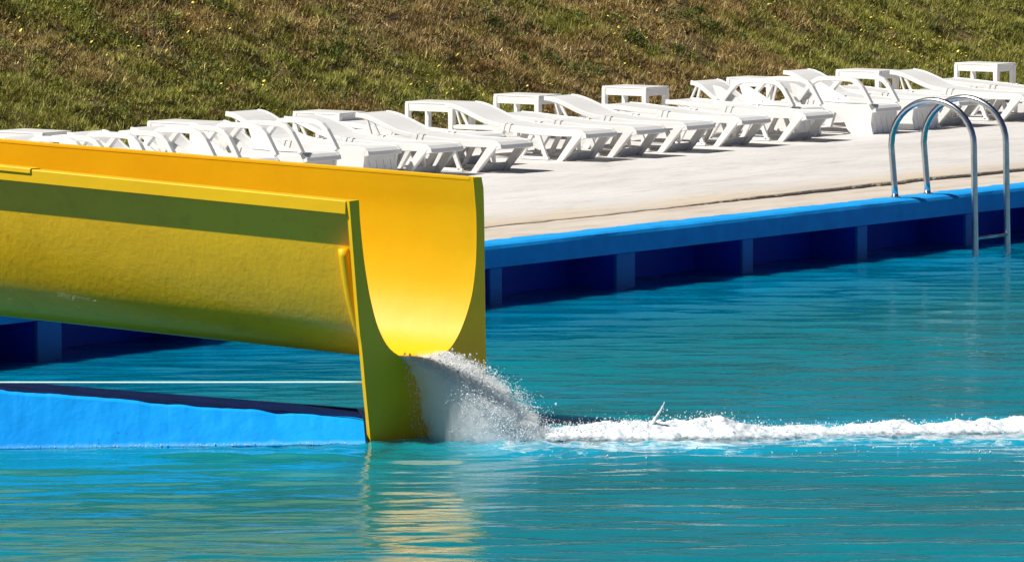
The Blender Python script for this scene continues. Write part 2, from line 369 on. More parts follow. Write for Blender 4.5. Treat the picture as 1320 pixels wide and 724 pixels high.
tag(link('water', me, M_water, smooth=True), kind='structure')

# ------------------------------------------------------------------ slide
A = np.array([-8.1066, -5.0735, 0.0]); e = np.array([.85*R[0]+1.02*F[0], .85*R[1]+1.02*F[1], 0]); Wd = np.linalg.norm(e); e /= Wd
be = math.radians(20); dS = math.cos(be)*R-math.sin(be)*F; back = -dS; RISE = .067
nP = np.cross(e, [0, 0, 1]);  nP = nP if nP@dS > 0 else -nP
slide = tag(empty('water_slide', (A[0], A[1], 0)), 'yellow fibreglass water slide chute ending just above the pool', 'water slide')
def S(s, z, t=0, out=0):      # s along the mouth, z up, t metres back up the chute
    rise = RISE*t + .012*max(0, t-3)**2
    z = z-.0155*min(t, 4)*min(1, max(0, s))*max(0, z-.5)/1.1
    P = e*s + back*t + nP*out; return (P[0], P[1], z+rise)
inner_raw = [(-.107,1.562),(-.098,1.44),(-.075,1.27),(-.044,1.105),(.004,.92),(.075,.74),(.17,.61),(.28,.54),(.41,.508),(.55,.497),(.66,.503),(.77,.54),(.87,.63),(.955,.765),(1.01,.90),(1.04,1.05),(1.052,1.2),(1.05,1.40),(1.035,1.53),(1.021,1.645)]
def smooth_curve(p, n):
    p = np.array(p); d = np.r_[0, np.cumsum(np.linalg.norm(np.diff(p, axis=0), axis=1))]
    for _ in range(3):
        pass
    t = np.linspace(0, d[-1], n); out = []
    # catmull-rom
    for tt in t:
        i = min(len(p)-2, max(0, np.searchsorted(d, tt)-1)); p0 = p[max(0, i-1)]; p1 = p[i]; p2 = p[i+1]; p3 = p[min(len(p)-1, i+2)]
        q = (tt-d[i])/(d[i+1]-d[i])
        out.append(.5*((2*p1)+(-p0+p2)*q+(2*p0-5*p1+4*p2-p3)*q*q+(-p0+3*p1-3*p2+p3)*q**3))
    return np.array(out)
inner = smooth_curve(inner_raw, 64)
tn = np.gradient(inner, axis=0); tn /= np.linalg.norm(tn, axis=1)[:, None]; nrm = np.stack([tn[:, 1], -tn[:, 0]], 1)   # outward (down/left)
if nrm[32][1] > 0: nrm = -nrm
outer = inner + nrm*.014
ts = np.r_[np.linspace(-.010, 3, 40), np.linspace(3.2, 9, 24)]
def loft(profile, name, m_, parent, t_list=ts, closed=False, smooth=True):
    k = len(profile); mm = MB(); vs = []
    for t in t_list:
        for s_, z_ in profile: vs.append(S(s_, z_, t))
    n_ = len(t_list); kk = k if closed else k-1
    fs = [(i*k+j, i*k+(j+1) % k, (i+1)*k+(j+1) % k, (i+1)*k+j) for i in range(n_-1) for j in range(kk)]
    if closed: fs += [tuple(range(k)), tuple((n_-1)*k+j for j in range(k))]
    mm.add(vs, fs); return mm.build(name, m_, parent, smooth=smooth)
loft([tuple(q) for q in inner], 'chute_lining', M_yin, slide)
loft([tuple(q) for q in outer], 'chute_shell', M_yout, slide)
# rims: turned-down lips
def lip(sg, s0, z0, wd, ht, t_list=ts, name='rim', grow=0):
    a = s0; b = s0+sg*wd
    poly = [(a-sg*.001, z0), (b-sg*.006, z0), (b, z0-.006), (b+sg*.003, z0-ht), (b-sg*.014, z0-ht), (b-sg*.016, z0-.016), (a-sg*.001, z0-.016)]
    if grow: poly = [(q[0]+sg*grow, q[1]+grow) for q in poly]
    return loft(poly, name, M_yin, slide, t_list, True, smooth=False)
tl = np.r_[.016, ts[1:]]
lip(-1, -.107, 1.566, .095, .083, tl)
lip(1, 1.021, 1.650, .095, .083, tl)
lip(-1, -.107, 1.566, .095, .03, np.linspace(2.22, 9, 30), 'joint_strip', .008)
# end plate with the U cut out
oL = smooth_curve([(-.201,1.566),(-.165,1.25),(-.108,.76),(-.081,.608),(-.045,.33),(0,0),(.02,-.35)], 24)
oR = smooth_curve([(1.108,1.650),(1.126,1.60),(1.135,1.4),(1.142,1.025),(1.155,.358),(1.165,0),(1.17,-.35)], 24)
PU = inner+nrm*.003
PU[0] = (-.107, 1.569); PU[-1] = (1.021, 1.652)
loop = [tuple(q) for q in oL] + [tuple(q) for q in oR[::-1]] + [tuple(q) for q in PU[::-1]]
bm = bmesh.new()
vf = [bm.verts.new(S(s_, z_, 0, .012)) for s_, z_ in loop]; vb = [bm.verts.new(S(s_, z_, 0, -.014)) for s_, z_ in loop]
nL = len(loop)
for i in range(nL): bm.faces.new((vf[i], vf[(i+1) % nL], vb[(i+1) % nL], vb[i]))
from mathutils.geometry import tessellate_polygon
for tri in tessellate_polygon([[Vector((s_, z_, 0)) for s_, z_ in loop]]):
    bm.faces.new([vf[i] for i in tri]); bm.faces.new([vb[i] for i in tri])
bmesh.ops.recalc_face_normals(bm, faces=bm.faces)
me = bpy.data.meshes.new('end_plate'); bm.to_mesh(me); bm.free(); link('end_plate', me, M_yin, slide)
# bead rib round the shell a little behind the plate
pr = [tuple(outer[i]+nrm[i]*.022) for i in range(7, 58)]
mm = MB(); mm.tube([S(s_, z_, .10) for s_, z_ in pr], .034, 10); mm.build('bead_rib', M_yin, slide, smooth=True)
# far support where the chute leaves the picture, standing on the deck
for tt in (6.6, 8.4):
    p0 = S(.5, .49, tt); mm = MB()
    mm.tube([(p0[0], p0[1], p0[2]+.02), (p0[0], p0[1], .50)], .05, 12); mm.box((p0[0]-.12, p0[1]-.12, .495), (p0[0]+.12, p0[1]+.12, .52))
    mm.build('support_leg', M_steel, slide)

# rope
rz_ = .38; dr = (R[0], R[1]); pR = np.array([A[0], A[1]])+np.array(e[:2])*.02-nP[:2]*.02
pts = []
for t in np.linspace(0, 6.25, 40):
    x = pR[0]-R[0]*t; y = pR[1]-R[1]*t; zz = .385+.004*t-.012*math.sin(math.pi*t/6.25)
    pts.append((x, y, zz))
# end on the far wall face
k_ = (pts[-1][1])/(R[1]); pts[-1] = (pts[-1][0]+R[0]*0, min(-.002, pts[-1][1]), .40)
mm = MB(); mm.tube([(a-pR[0], b-pR[1], c-.385) for a, b, c in pts], .0085, 8); ro = mm.build('rope', M_rope, smooth=True); ro.location = (pR[0], pR[1], .385)
tag(ro, 'thin pale cyan rope stretched over the water below the slide', 'rope')

# ------------------------------------------------------------------ splash and wake
ICO = None
def ico():
    bm = bmesh.new(); [bm.verts.new(q) for q in ((1,0,0),(-1,0,0),(0,1,0),(0,-1,0),(0,0,1),(0,0,-1))]; bm.verts.ensure_lookup_table(); bm.verts.index_update(); [bm.faces.new([bm.verts[i] for i in t]) for t in ((0,2,4),(2,1,4),(1,3,4),(3,0,4),(2,0,5),(1,2,5),(3,1,5),(0,3,5))]; v = np.array([q.co[:] for q in bm.verts]); f = np.array([[q.index for q in t.verts] for t in bm.faces]); bm.free(); return v, f
iv, jf = ico()
def drops(name, P, r_, m_, vel=None, stretch=None):
    n_ = len(P); vs = iv[None]*r_[:, None, None]
    if vel is not None:
        d = vel/np.maximum(1e-6, np.linalg.norm(vel, axis=1))[:, None]
        vs = vs + d[:, None, :]*((vs*d[:, None, :]).sum(-1, keepdims=True))*(stretch[:, None, None]-1)
    vs = vs + P[:, None]
    fs = jf[None]+(np.arange(n_)*len(iv))[:, None, None]
    me = np_mesh(name, vs.reshape(-1, 3), fs.reshape(-1, 3), 3)
    return tag(link(name, me, m_, smooth=True), kind='stuff')
def jet(n_, lo_v, hi_v, seed, spread=.10, bias=1.0):
    q = np.random.default_rng(seed)
    s_ = .28+.46*q.random(n_); z0 = .50+.10*np.abs(s_-.52)+.02*q.random(n_)
    v0 = lo_v+(hi_v-lo_v)*q.random(n_)**bias
    vx = np.outer(v0, dS)+np.outer(q.normal(0, spread, n_), e); vx[:, 2] = q.normal(-.12, .20, n_)-.10*v0
    tf = (vx[:, 2]+np.sqrt(vx[:, 2]**2+2*9.8*z0))/9.8; tt = tf*q.random(n_)**.8
    P = np.array([A[0], A[1], 0])+np.outer(s_, e)+vx*tt[:, None]; P[:, 2] = z0+vx[:, 2]*tt-4.9*tt**2
    vel = vx.copy(); vel[:, 2] -= 9.8*tt
    return P[P[:, 2] > -.01], vel[P[:, 2] > -.01]
q_ = np.random.default_rng(9)
P, vel = jet(13000, .28, 2.85, 1, .10, .8)
drops('splash', P, .0014+.0016*q_.random(len(P))**2, M_drop, vel, 1.5+2*q_.random(len(P)))['label'] = 'splash of water pouring from the slide mouth'
P, vel = jet(9000, 2.0, 2.95, 2, .10, .6); drops('splash', P, .0015+.0022*q_.random(len(P))**2, M_foam, vel, 1+2*q_.random(len(P)))
P, vel = jet(420, 2.5, 3.0, 5, .2, 1); P[:, 2] += .02*q_.random(len(P)); drops('spray', P, .003+.008*q_.random(len(P))**2, M_foam)
# body of fine spray filling the falling jet
M_mist = bpy.data.materials.new('fine spray'); M_mist.use_nodes = True; nt = M_mist.node_tree; nt.nodes.remove(nt.nodes['Principled BSDF'])
pv = N(nt, 'ShaderNodeVolumePrincipled'); pv.inputs['Color'].default_value = (1, 1, 1, 1); pv.inputs['Anisotropy'].default_value = .2
nz = noise(nt, 34, 6, .75, stretch=(1, 1, .3)); mr = N(nt, 'ShaderNodeMapRange'); mr.inputs[1].default_value = .36; mr.inputs[2].default_value = .66; mr.inputs[3].default_value = .3; mr.inputs[4].default_value = 24
nt.links.new(nz.outputs[0], mr.inputs[0]); nt.links.new(mr.outputs[0], pv.inputs['Density']); nt.links.new(pv.outputs[0], nt.nodes['Material Output'].inputs['Volume'])
ns_, nr_ = 26, 28; vs = []
for i in range(ns_+1):                      # sheets of trajectories from slow (back) to fast (front)
    pass
hull = bmesh.new(); ringsv = []
nT = 26
def traj(v0, s_, f): # f 0..1 of the fall
    z0 = .515; vz = -.22; tf = (vz+math.sqrt(vz*vz+19.6*z0))/9.8; t = tf*f
    p_ = np.array([A[0], A[1], 0])+e*(s_+(s_-.55)*.18*f)+dS*v0*t; p_[2] = max(-.03, z0+vz*t-4.9*t*t-.03*(f > .99)); return p_
for k in range(nT+1):
    f = k/nT; ring = []
    nn_ = 24
    for j in range(nn_):
        a_ = 2*math.pi*j/nn_; ca, sa = math.cos(a_), math.sin(a_)
        ca = math.copysign(abs(ca)**.7, ca); sa = math.copysign(abs(sa)**.7, sa)
        s_ = .51+.22*ca; v0 = 1.58+1.16*sa
        wob = 1+.30*(float(fbm(np.array(j*.9), np.array(k*.5), 3))-.5)*2
        p_ = traj(max(.08, v0*wob), s_, f)
        if k == 0: p_ = p_+np.array([0, 0, .03*sa])+dS*.02*sa
        p_[2] += .012*(1-f)*sa
        ring.append(hull.verts.new(p_))
    ringsv.append(ring)
for a_, b_ in zip(ringsv, ringsv[1:]):
    for j in range(24): hull.faces.new((a_[j], a_[(j+1) % 24], b_[(j+1) % 24], b_[j]))
hull.faces.new(ringsv[0]); hull.faces.new(ringsv[-1][::-1]); bmesh.ops.recalc_face_normals(hull, faces=hull.faces)
me = bpy.data.meshes.new('mist'); hull.to_mesh(me); hull.free(); tag(link('mist', me, M_mist, smooth=True), kind='stuff')['label'] = 'fine white spray inside the falling water'

# churned foam ridge
u = np.arange(-.35, 7.0, .012); v = np.arange(-.75, 1.25, .015)
U, Vv = np.meshgrid(u, v, indexing='ij')
env = np.interp(U, [-.35, 0, .25, .6, .85, 1.1, 1.5, 2.0, 2.5, 3.1, 4.6, 6.2, 7.0], [.03, .05, .07, .110, .120, .095, .08, .075, .065, .08, .07, .03, 0])
wid = np.interp(U, [-.35, 0, .4, .8, 1.5, 2.2, 3.1, 4.6], [.10, .18, .26, .31, .25, .23, .32, .40])
wid = wid*np.where(Vv > 0, 1+1.5*sstep(1.1, .3, U)*sstep(-.4, -.1, U), 1); env = env*np.where(Vv > .25, .8, 1)
big = fbm(U*2.6+3, Vv*2.0+1, 3); fine = fbm(U*11, Vv*8, 4, .6)
hgt = env*(.35+1.25*big)*np.exp(-(Vv/wid)**2)*(.75+.6*fine) + .030*(fine-.5) + .026*(fbm(U*30, Vv*22, 3)-.5)*np.clip(env*9, 0, 1)
hgt -= .012+.026*(1-np.exp(-(Vv/wid/1.5)**2))
la = wa[0]+U; de = wake_d(la)+Vv+.05
PX = CAM[0]+R[0]*la+F[0]*de; PY = CAM[1]+R[1]*la+F[1]*de
V = np.stack([PX, PY, hgt], -1).reshape(-1, 3)
ff = grid_faces(*U.shape); ff = ff[hgt.ravel()[ff].max(1) > -.05]
ff = ff[:, ::-1] if np.cross(V[ff[0, 1]]-V[ff[0, 0]], V[ff[0, 2]]-V[ff[0, 0]])[2] < 0 else ff
o = tag(link('foam', np_mesh('foam', V, ff, 4), M_foam2, smooth=True), kind='stuff'); o['label'] = 'white churned foam trailing from the splash'
cv = sstep(-.01, .06, hgt)*.75-.12*sstep(2.2, 4.2, U)-.5*sstep(4.8, 7, U)
at_ = o.data.attributes.new('cover', 'FLOAT', 'POINT'); at_.data.foreach_set('value', cv.astype(np.float32).ravel())
# droplets thrown up along the ridge
n_ = 3600; q = np.random.default_rng(12); uu = q.random(n_)**1.25*4.2-.15; vv = q.normal(0, .12, n_)
ev = np.interp(uu, [-.35, 0, .25, .6, .85, 1.1, 1.5, 2.0, 2.5, 3.1, 4.6], [.04, .08, .11, .14, .145, .12, .085, .07, .055, .065, .05])
zz = ev*(.35+1.25*fbm(uu*2.6+3, vv*2.0+1, 3))*(.6+.55*q.random(n_)**2)
la = wa[0]+uu; de = wake_d(la)+vv+.05
P = np.stack([CAM[0]+R[0]*la+F[0]*de, CAM[1]+R[1]*la+F[1]*de, zz], -1)
drops('spray', P, .002+.006*q.random(n_)**3, M_foam)
n_ = 160; uu = q.random(n_)*3.6; vv = np.where(q.random(n_) < .6, -.35-.9*q.random(n_), .3+.5*q.random(n_)); la = wa[0]+uu; de = wake_d(la)+vv
P = np.stack([CAM[0]+R[0]*la+F[0]*de, CAM[1]+R[1]*la+F[1]*de, .004+.03*q.random(n_)**3], -1)
drops('spray', P, .004+.006*q.random(n_)**2, M_foam)
n_ = 150; tt = 2.2*q.random(n_)**.8; base = L0[None]+dl[None]*tt[:, None]; P = np.stack([base[:, 0]-nl[0]*.02*q.random(n_), base[:, 1]-nl[1]*.02*q.random(n_), .004+.012*q.random(n_)], -1)
drops('spray', P, .0022+.004*q.random(n_)**2, M_foam)
# the thin spout of water standing up from the foam
def at_wake(uu, vv, z): la = wa[0]+uu; de = wake_d(la)+vv; return (CAM[0]+R[0]*la+F[0]*de, CAM[1]+R[1]*la+F[1]*de, z)
mm = MB(); sp = [at_wake(.70, .02, .06), at_wake(.735, .02, .125), at_wake(.762, .02, .165), at_wake(.780, .02, .20), at_wake(.79, .02, .225)]
for a_, b_, ra in zip(sp, sp[1:], (.013, .0085, .006, .0035)): mm.tube([a_, b_], ra, 8)
tag(mm.build('spray', M_foam, smooth=True), kind='stuff')

# ------------------------------------------------------------------ ladder
ladder = tag(empty('pool_ladder', (6.28, .15, .5)), 'curved stainless steel pool ladder on the far edge', 'pool ladder')
for dx in (0, .55):
    pts = [(dx, 0, 0)] + [(dx, .0+.012*k, .12*k) for k in range(1, 5)]
    rr = .44; top = .50
    for k in range(0, 19):
        a_ = math.pi*k/18; pts.append((dx, .045-rr+rr*math.cos(a_), top+.40*math.sin(a_)))
    pts += [(dx, -.835-.004*k, .5-.16*k) for k in range(1, 10)]
    mm = MB(); mm.tube(pts, .029, 16); mm.build('handrail', M_steel, ladder, smooth=True)
    mm = MB(); mm.tube([(dx, 0, -.002), (dx, 0, .012)], .045, 16); mm.build('base_flange', M_steel, ladder, smooth=False)
for zz in (-.33, -.62, -.9):
    mm = MB(); mm.tube([(.01, -.86, zz), (.54, -.86, zz)], .015, 10); mm.build('rung', M_steel, ladder, smooth=True)

# ------------------------------------------------------------------ loungers
LW = .52
def seat_profile(rake, Lb=.72):
    pts = [(-.01, .235), (0, .272), (.04, .302), (.12, .312), (.35, .308), (.65, .312), (.95, .330), (1.08, .345)]
    y, z = pts[-1]; n = 8
    for k in range(1, n+1):
        a = rake*(.15+1.35*math.sin(math.pi*(k-.5)/n)**1.0)
        y += Lb/n*math.cos(a); z += Lb/n*math.sin(a); pts.append((y, z))
    return pts
def slat_strip(mb, pts, x0, x1, t):
    mb.ribbon(pts, x0, x1, t)
def lounger(name, label, rake, arms=False, solid=False):
    root = empty(name); tag(root, label, 'sun lounger', 'white resin sun loungers lined up on the deck')
    Lb = .72 if not arms else .58
    P_ = seat_profile(rake, Lb)
    if arms: P_ = [(y*.86, z) for y, z in P_]
    sp_ = P_[:8]; bp = P_[7:]
    # seat: cross slats between the rails, gently curved
    m = MB(); m.ribbon([(y, z+.004) for y, z in sp_], .03, LW-.03, .022)
    m.build('seat', M_plastic, root, bevel=.004)
    m = MB(); m.ribbon([(y, z+.004) for y, z in bp], .035, LW-.035, .016)
    m.build('backrest', M_plastic, root, bevel=.004)
    for x0 in (0, LW-.035):
        m = MB(); m.ribbon([(y, z+.008) for y, z in sp_], x0, x0+.035, .070); m.build('side_rail', M_plastic, root, bevel=.006)
        m = MB(); m.ribbon([(y, z+.010) for y, z in bp], x0+.002, x0+.033, .048); m.build('back_rail', M_plastic, root, bevel=.006)
        m = MB(); yh0 = bp[0][0]
        for dy in (-.12, -.05): m.prism([(yh0+dy, .262), (yh0+dy+.022, .262), (yh0+dy+.022-.03, .349), (yh0+dy-.03, .349)], x0-.006, x0+.041)
        m.build('hinge_rib', M_plastic, root)
        # base rail carries on straight under the raised back
        yh = bp[0][0]; m = MB(); m.prism([(yh-.05, .33), (yh-.05, .275), (yh+.58, .27), (yh+.60, .30), (yh+.55, .315)][::-1], x0+.004, x0+.031)
        m.build('base_rail', M_plastic, root, bevel=.005)
        # prop strut for the back
        pr = bp[-3]; m = MB(); m.bar((x0+.02, yh+.40, .29), (x0+.02, pr[0], pr[1]-.01), .022, .03); m.bar((x0+.02, yh+.50, .29), (x0+.02, pr[0]+.05, pr[1]-.01), .022, .022); m.build('prop', M_plastic, root, bevel=.003)
    # legs
    def leg(x0, ytop, ybot, wt=.095, wb=.075):
        m = MB(); m.prism([(ytop, .275), (ybot, 0), (ybot+wb, 0), (ytop+wt+.02, .275)], x0-.003, x0+.045); m.build('leg', M_plastic, root, bevel=.005)
    for x0 in (0, LW-.042):
        if solid:
            m = MB(); m.prism([(.03, .30), (.055, .12), (.03, 0), (.34, 0), (.36, .05), (.40, .14), (.50, .215), (.66, .25), (.70, .285)], x0-.0025, x0+.0375); m.build('leg_panel', M_plastic, root, bevel=.005)
            leg(x0, 1.02, 1.12)
        else:
            leg(x0, .03, .29); leg(x0, 1.02, 1.22)
            m = MB(); m.bar((x0+.02, .62, .29), (x0+.02, .50, .02), .03, .045); m.bar((x0+.02, .66, .29), (x0+.02, .82, .02), .03, .045)
            m.bar((x0+.02, .47, .02), (x0+.02, .85, .02), .03, .03); m.build('middle_leg', M_plastic, root, bevel=.004)
    if solid:      # slatted front panel
        m = MB()
        xs_ = [.03, .13, .24, .35, .455, LW-.03]
        for a_, b_ in zip(xs_, xs_[1:]):
            sk = .05
            m.add([(a_+.004, .05, 0), (b_-.004, .05, 0), (b_-.004-sk*(b_ < LW-.04), .055, .19), (a_+.004-sk*(a_ > .04), .055, .19),
                   (a_+.004, .065, 0), (b_-.004, .065, 0), (b_-.004-sk*(b_ < LW-.04), .07, .19), (a_+.004-sk*(a_ > .04), .07, .19)],
                  [(0,1,2,3),(7,6,5,4),(0,4,5,1),(1,5,6,2),(2,6,7,3),(3,7,4,0)])
        m.prism([(.052, .19), (.075, .19), (.085, .30), (.06, .30)], .03, LW-.03)
        m.build('front_panel', M_plastic, root)
    else:
        m = MB(); xs_ = [.04, .15, .26, .37, LW-.04]
        for a_, b_ in zip(xs_, xs_[1:]): m.add([(a_+.003, .325, .004), (b_-.003, .325, .004), (b_-.003-.012, .255, .085), (a_+.003-.012, .255, .085), (a_+.003, .345, .004), (b_-.003, .345, .004), (b_-.003-.012, .275, .085), (a_+.003-.012, .275, .085)], [(0,1,2,3),(7,6,5,4),(0,4,5,1),(1,5,6,2),(2,6,7,3),(3,7,4,0)])
        m.build('crossbar', M_plastic, root)
        m = MB(); m.bar((.05, .13, .29), (LW*.40, .235, .10), .022, .035); m.bar((.05, .17, .29), (LW*.40+.03, .26, .10), .018, .03); m.build('brace', M_plastic, root, bevel=.003)
    if arms:
        for x0 in (-.028, LW-.012):
            path = [(.03, .335), (.09, .43), (.15, .52), (.21, .575), (.29, .605), (.42, .612), (.60, .612), (.72, .60), (.80, .56), (.88, .48), (.98, .36)]
            m = MB(); m.ribbon(path, x0-.008, x0+.046, .050); m.build('armrest', M_plastic, root, bevel=.006)
            m = MB(); m.prism([(.62, .32), (1.02, .32), (1.10, bp[-2][1]-.02), (1.0, bp[-3][1]-.01)], x0+.03 if x0 < 0 else x0-.012, x0+.04 if x0 < 0 else x0-.002)
            m.build('arm_panel', M_plastic, root)
    return root
def children(o): return [c for c in bpy.data.objects if c.parent == o]
def copy_tree(o, kids):
    c = o.copy(); col.objects.link(c)
    for k in kids:
        d = k.copy(); col.objects.link(d); d.parent = c
    return c
protos = {'raised': lounger('sun_lounger', 'x', math.radians(14)), 'flat': lounger('sun_lounger', 'x', math.radians(3)),
          'arm': lounger('sun_lounger', 'x', math.radians(21), True, True), 'solid': lounger('sun_lounger', 'x', math.radians(20), False, True)}
kids = {k: children(v) for k, v in protos.items()}
# x, y of the front left foot, type, degrees, label
LG = [(-1.35, 5.20, 'arm', 1, 'white lounger with looped arms, leftmost, cut off by the frame behind the slide rim'),
 (-.40, 5.15, 'solid', 0, 'smooth flat topped white lounger end peeping over the slide rim at far left'),
 (.42, 5.15, 'arm', -1, 'white armchair lounger behind the slide in front of the leftmost side table'),
 (1.24, 5.15, 'arm', 1, 'white armchair lounger just left of the second side table from the left'),
 (2.12, 5.12, 'arm', 0, 'white armchair lounger in front of the second side table from the left'),
 (3.02, 5.15, 'arm', -1, 'white armchair lounger midway between the second and third side tables'),
 (3.92, 5.13, 'arm', 1, 'white armchair lounger in front of the third side table, last with arm loops'),
 (4.84, 5.13, 'solid', 0, 'armless white lounger with solid shaded front panel half hidden by the slide rim'),
 (5.45, 4.85, 'raised', 1, 'white lounger with slanted legs whose feet touch the slide rim line'),
 (6.22, 4.60, 'raised', 0, 'nearest white lounger, its foot end just above the slide mouth corner'),
 (6.85, 5.38, 'flat', 1, 'white lounger set back behind the one at the slide corner'),
 (8.05, 4.92, 'raised', -1, 'white lounger with raised head, first one standing fully right of the slide corner'),
 (8.83, 4.86, 'flat', 0, 'white lounger whose head lies behind the fifth side table from the left'),
 (9.74, 4.88, 'raised', 1, 'white lounger with raised head between the fifth and sixth side tables'),
 (10.83, 4.95, 'flat', -1, 'white lounger passing in front of the sixth side table'),
 (11.92, 4.88, 'flat', 0, 'white lounger laid flat just left of the armchair loungers near the ladder'),
 (12.62, 5.45, 'arm', 0, 'white armchair lounger in front of the seventh side table, left of two by the ladder'),
 (13.52, 5.05, 'arm', 1, 'white armchair lounger with slotted front panel just left of the ladder'),
 (14.42, 5.10, 'solid', 0, 'white lounger with solid front panel seen through the ladder rails'),
 (15.12, 5.0, 'flat', -1, 'white lounger framed between the two ladder handrails'),
 (16.32, 4.9, 'raised', 0, 'white lounger with raised headrest right of the ladder'),
 (17.25, 4.9, 'flat', 1, 'white lounger at the right edge of the photo, cut off by the frame')]
used = set()
for x, y, ty, dg, lab in LG:
    if ty in used: o = copy_tree(protos[ty], kids[ty])
    else: o = protos[ty]; used.add(ty)
    z = .508+.026*float(sstep(3.2, 6.5, np.array(x)))
    o.location = (x, y, z); o.rotation_euler = (0, 0, math.radians(dg)); o['label'] = lab

# side tables
def make_table():
    root = tag(empty('side_table'), 'x', 'side table', 'white side tables between the lounger heads')
    h = .465; w_, l_ = .42, .60
    m = MB(); m.box((0, 0, h-.02), (w_, l_, h)); m.build('table_top', M_plastic, root, bevel=.006)
    for q in (0, 1):
        m = MB(); m.prism([(.03, h-.095), (l_-.03, h-.095), (l_-.03, h-.019), (.03, h-.019)], .004+q*(w_-.028), .024+q*(w_-.028)); m.build('apron', M_plastic, root)
        m = MB(); m.box((.03, .004+q*(l_-.028), h-.095), (w_-.03, .024+q*(l_-.028), h-.019)); m.build('apron', M_plastic, root)
        for r_ in (0, 1):
            x0 = -.004+q*(w_-.052); y0 = -.002+r_*(l_-.046)
            m = MB(); m.prism([(y0+.006, 0), (y0+.056, 0), (y0+.066-.016*r_, h-.018), (y0-.0, h-.018)], x0, x0+.06); m.build('leg', M_plastic, root, bevel=.008)
    return root
tb = make_table(); tk = children(tb)
TB = [(3.09, 7.67, 0, 'leftmost white side table, its end just above the slide rim'), (4.95, 7.36, 0, 'white side table second from the left, behind armchair loungers'),
 (6.91, 7.12, 0, 'white side table third from the left, above the middle of the slide'), (9.02, 7.31, 3, 'white side table fourth from the left with a long open side'),
 (10.66, 7.42, 0, 'white side table fifth from the left, in front of a lounger prop'), (12.66, 7.45, -1, 'white side table sixth from the left, standing before dry brown grass'),
 (15.01, 7.41, 0, 'white side table seventh from the left, behind two armchair loungers'), (17.2, 7.38, 0, 'white side table just left of the ladder top'),
 (19.41, 7.15, 0, 'rightmost white side table beyond the ladder')]
for i, (x, y, dg, lab) in enumerate(TB):
    o = tb if i == 0 else copy_tree(tb, tk)
    z = .508+.026*float(sstep(3.2, 6.5, np.array(x)))
    o.location = (x, y, z); o.rotation_euler = (0, 0, math.radians(dg)); o['label'] = lab

# ------------------------------------------------------------------ hillside
HB = 8.75
def hill(x, y):
    d = y-HB-.25*(fbm(x*.5, x*0+2, 3)-.5)*2
    base = .47 + np.where(d > 0, .56*d/(1+.02*np.maximum(d, 0)), .0)
    base = np.where(d > 0, base+.03, base)
    lump = .26*(fbm(x*.8, y*.8, 3)-.5)+.30*(fbm(x*2.6, y*2.6, 4)-.5)+.05*(fbm(x*9, y*9, 3)-.5)
    crest = 11.5
    base = np.where(base > crest-1, crest-1+np.tanh(base-crest+1)*1.0, base)
    return base+lump*sstep(-.1, .8, d)+.02*sstep(0, .1, d)
xs = np.concatenate([np.arange(-60, -6, 1.5), np.arange(-6, 34, .07), np.arange(34, 120, 2)])
ys = np.concatenate([np.arange(8.45, 13.5, .07), np.arange(13.5, 30, .8), [45, 80, 150]])
X, Yy = np.meshgrid(xs, ys, indexing='ij'); V = np.stack([X, Yy, hill(X, Yy)], -1).reshape(-1, 3)
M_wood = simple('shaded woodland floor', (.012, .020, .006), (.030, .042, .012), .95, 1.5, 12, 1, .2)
hf = grid_faces(*X.shape); ho = tag(link('hillside', np_mesh('hill', V, hf, 4), M_soil, smooth=True), kind='structure')
ho.data.materials.append(M_wood); ho.data.polygons.foreach_set('material_index', (V[hf, 2].mean(1) > 2.75).astype(np.int32))

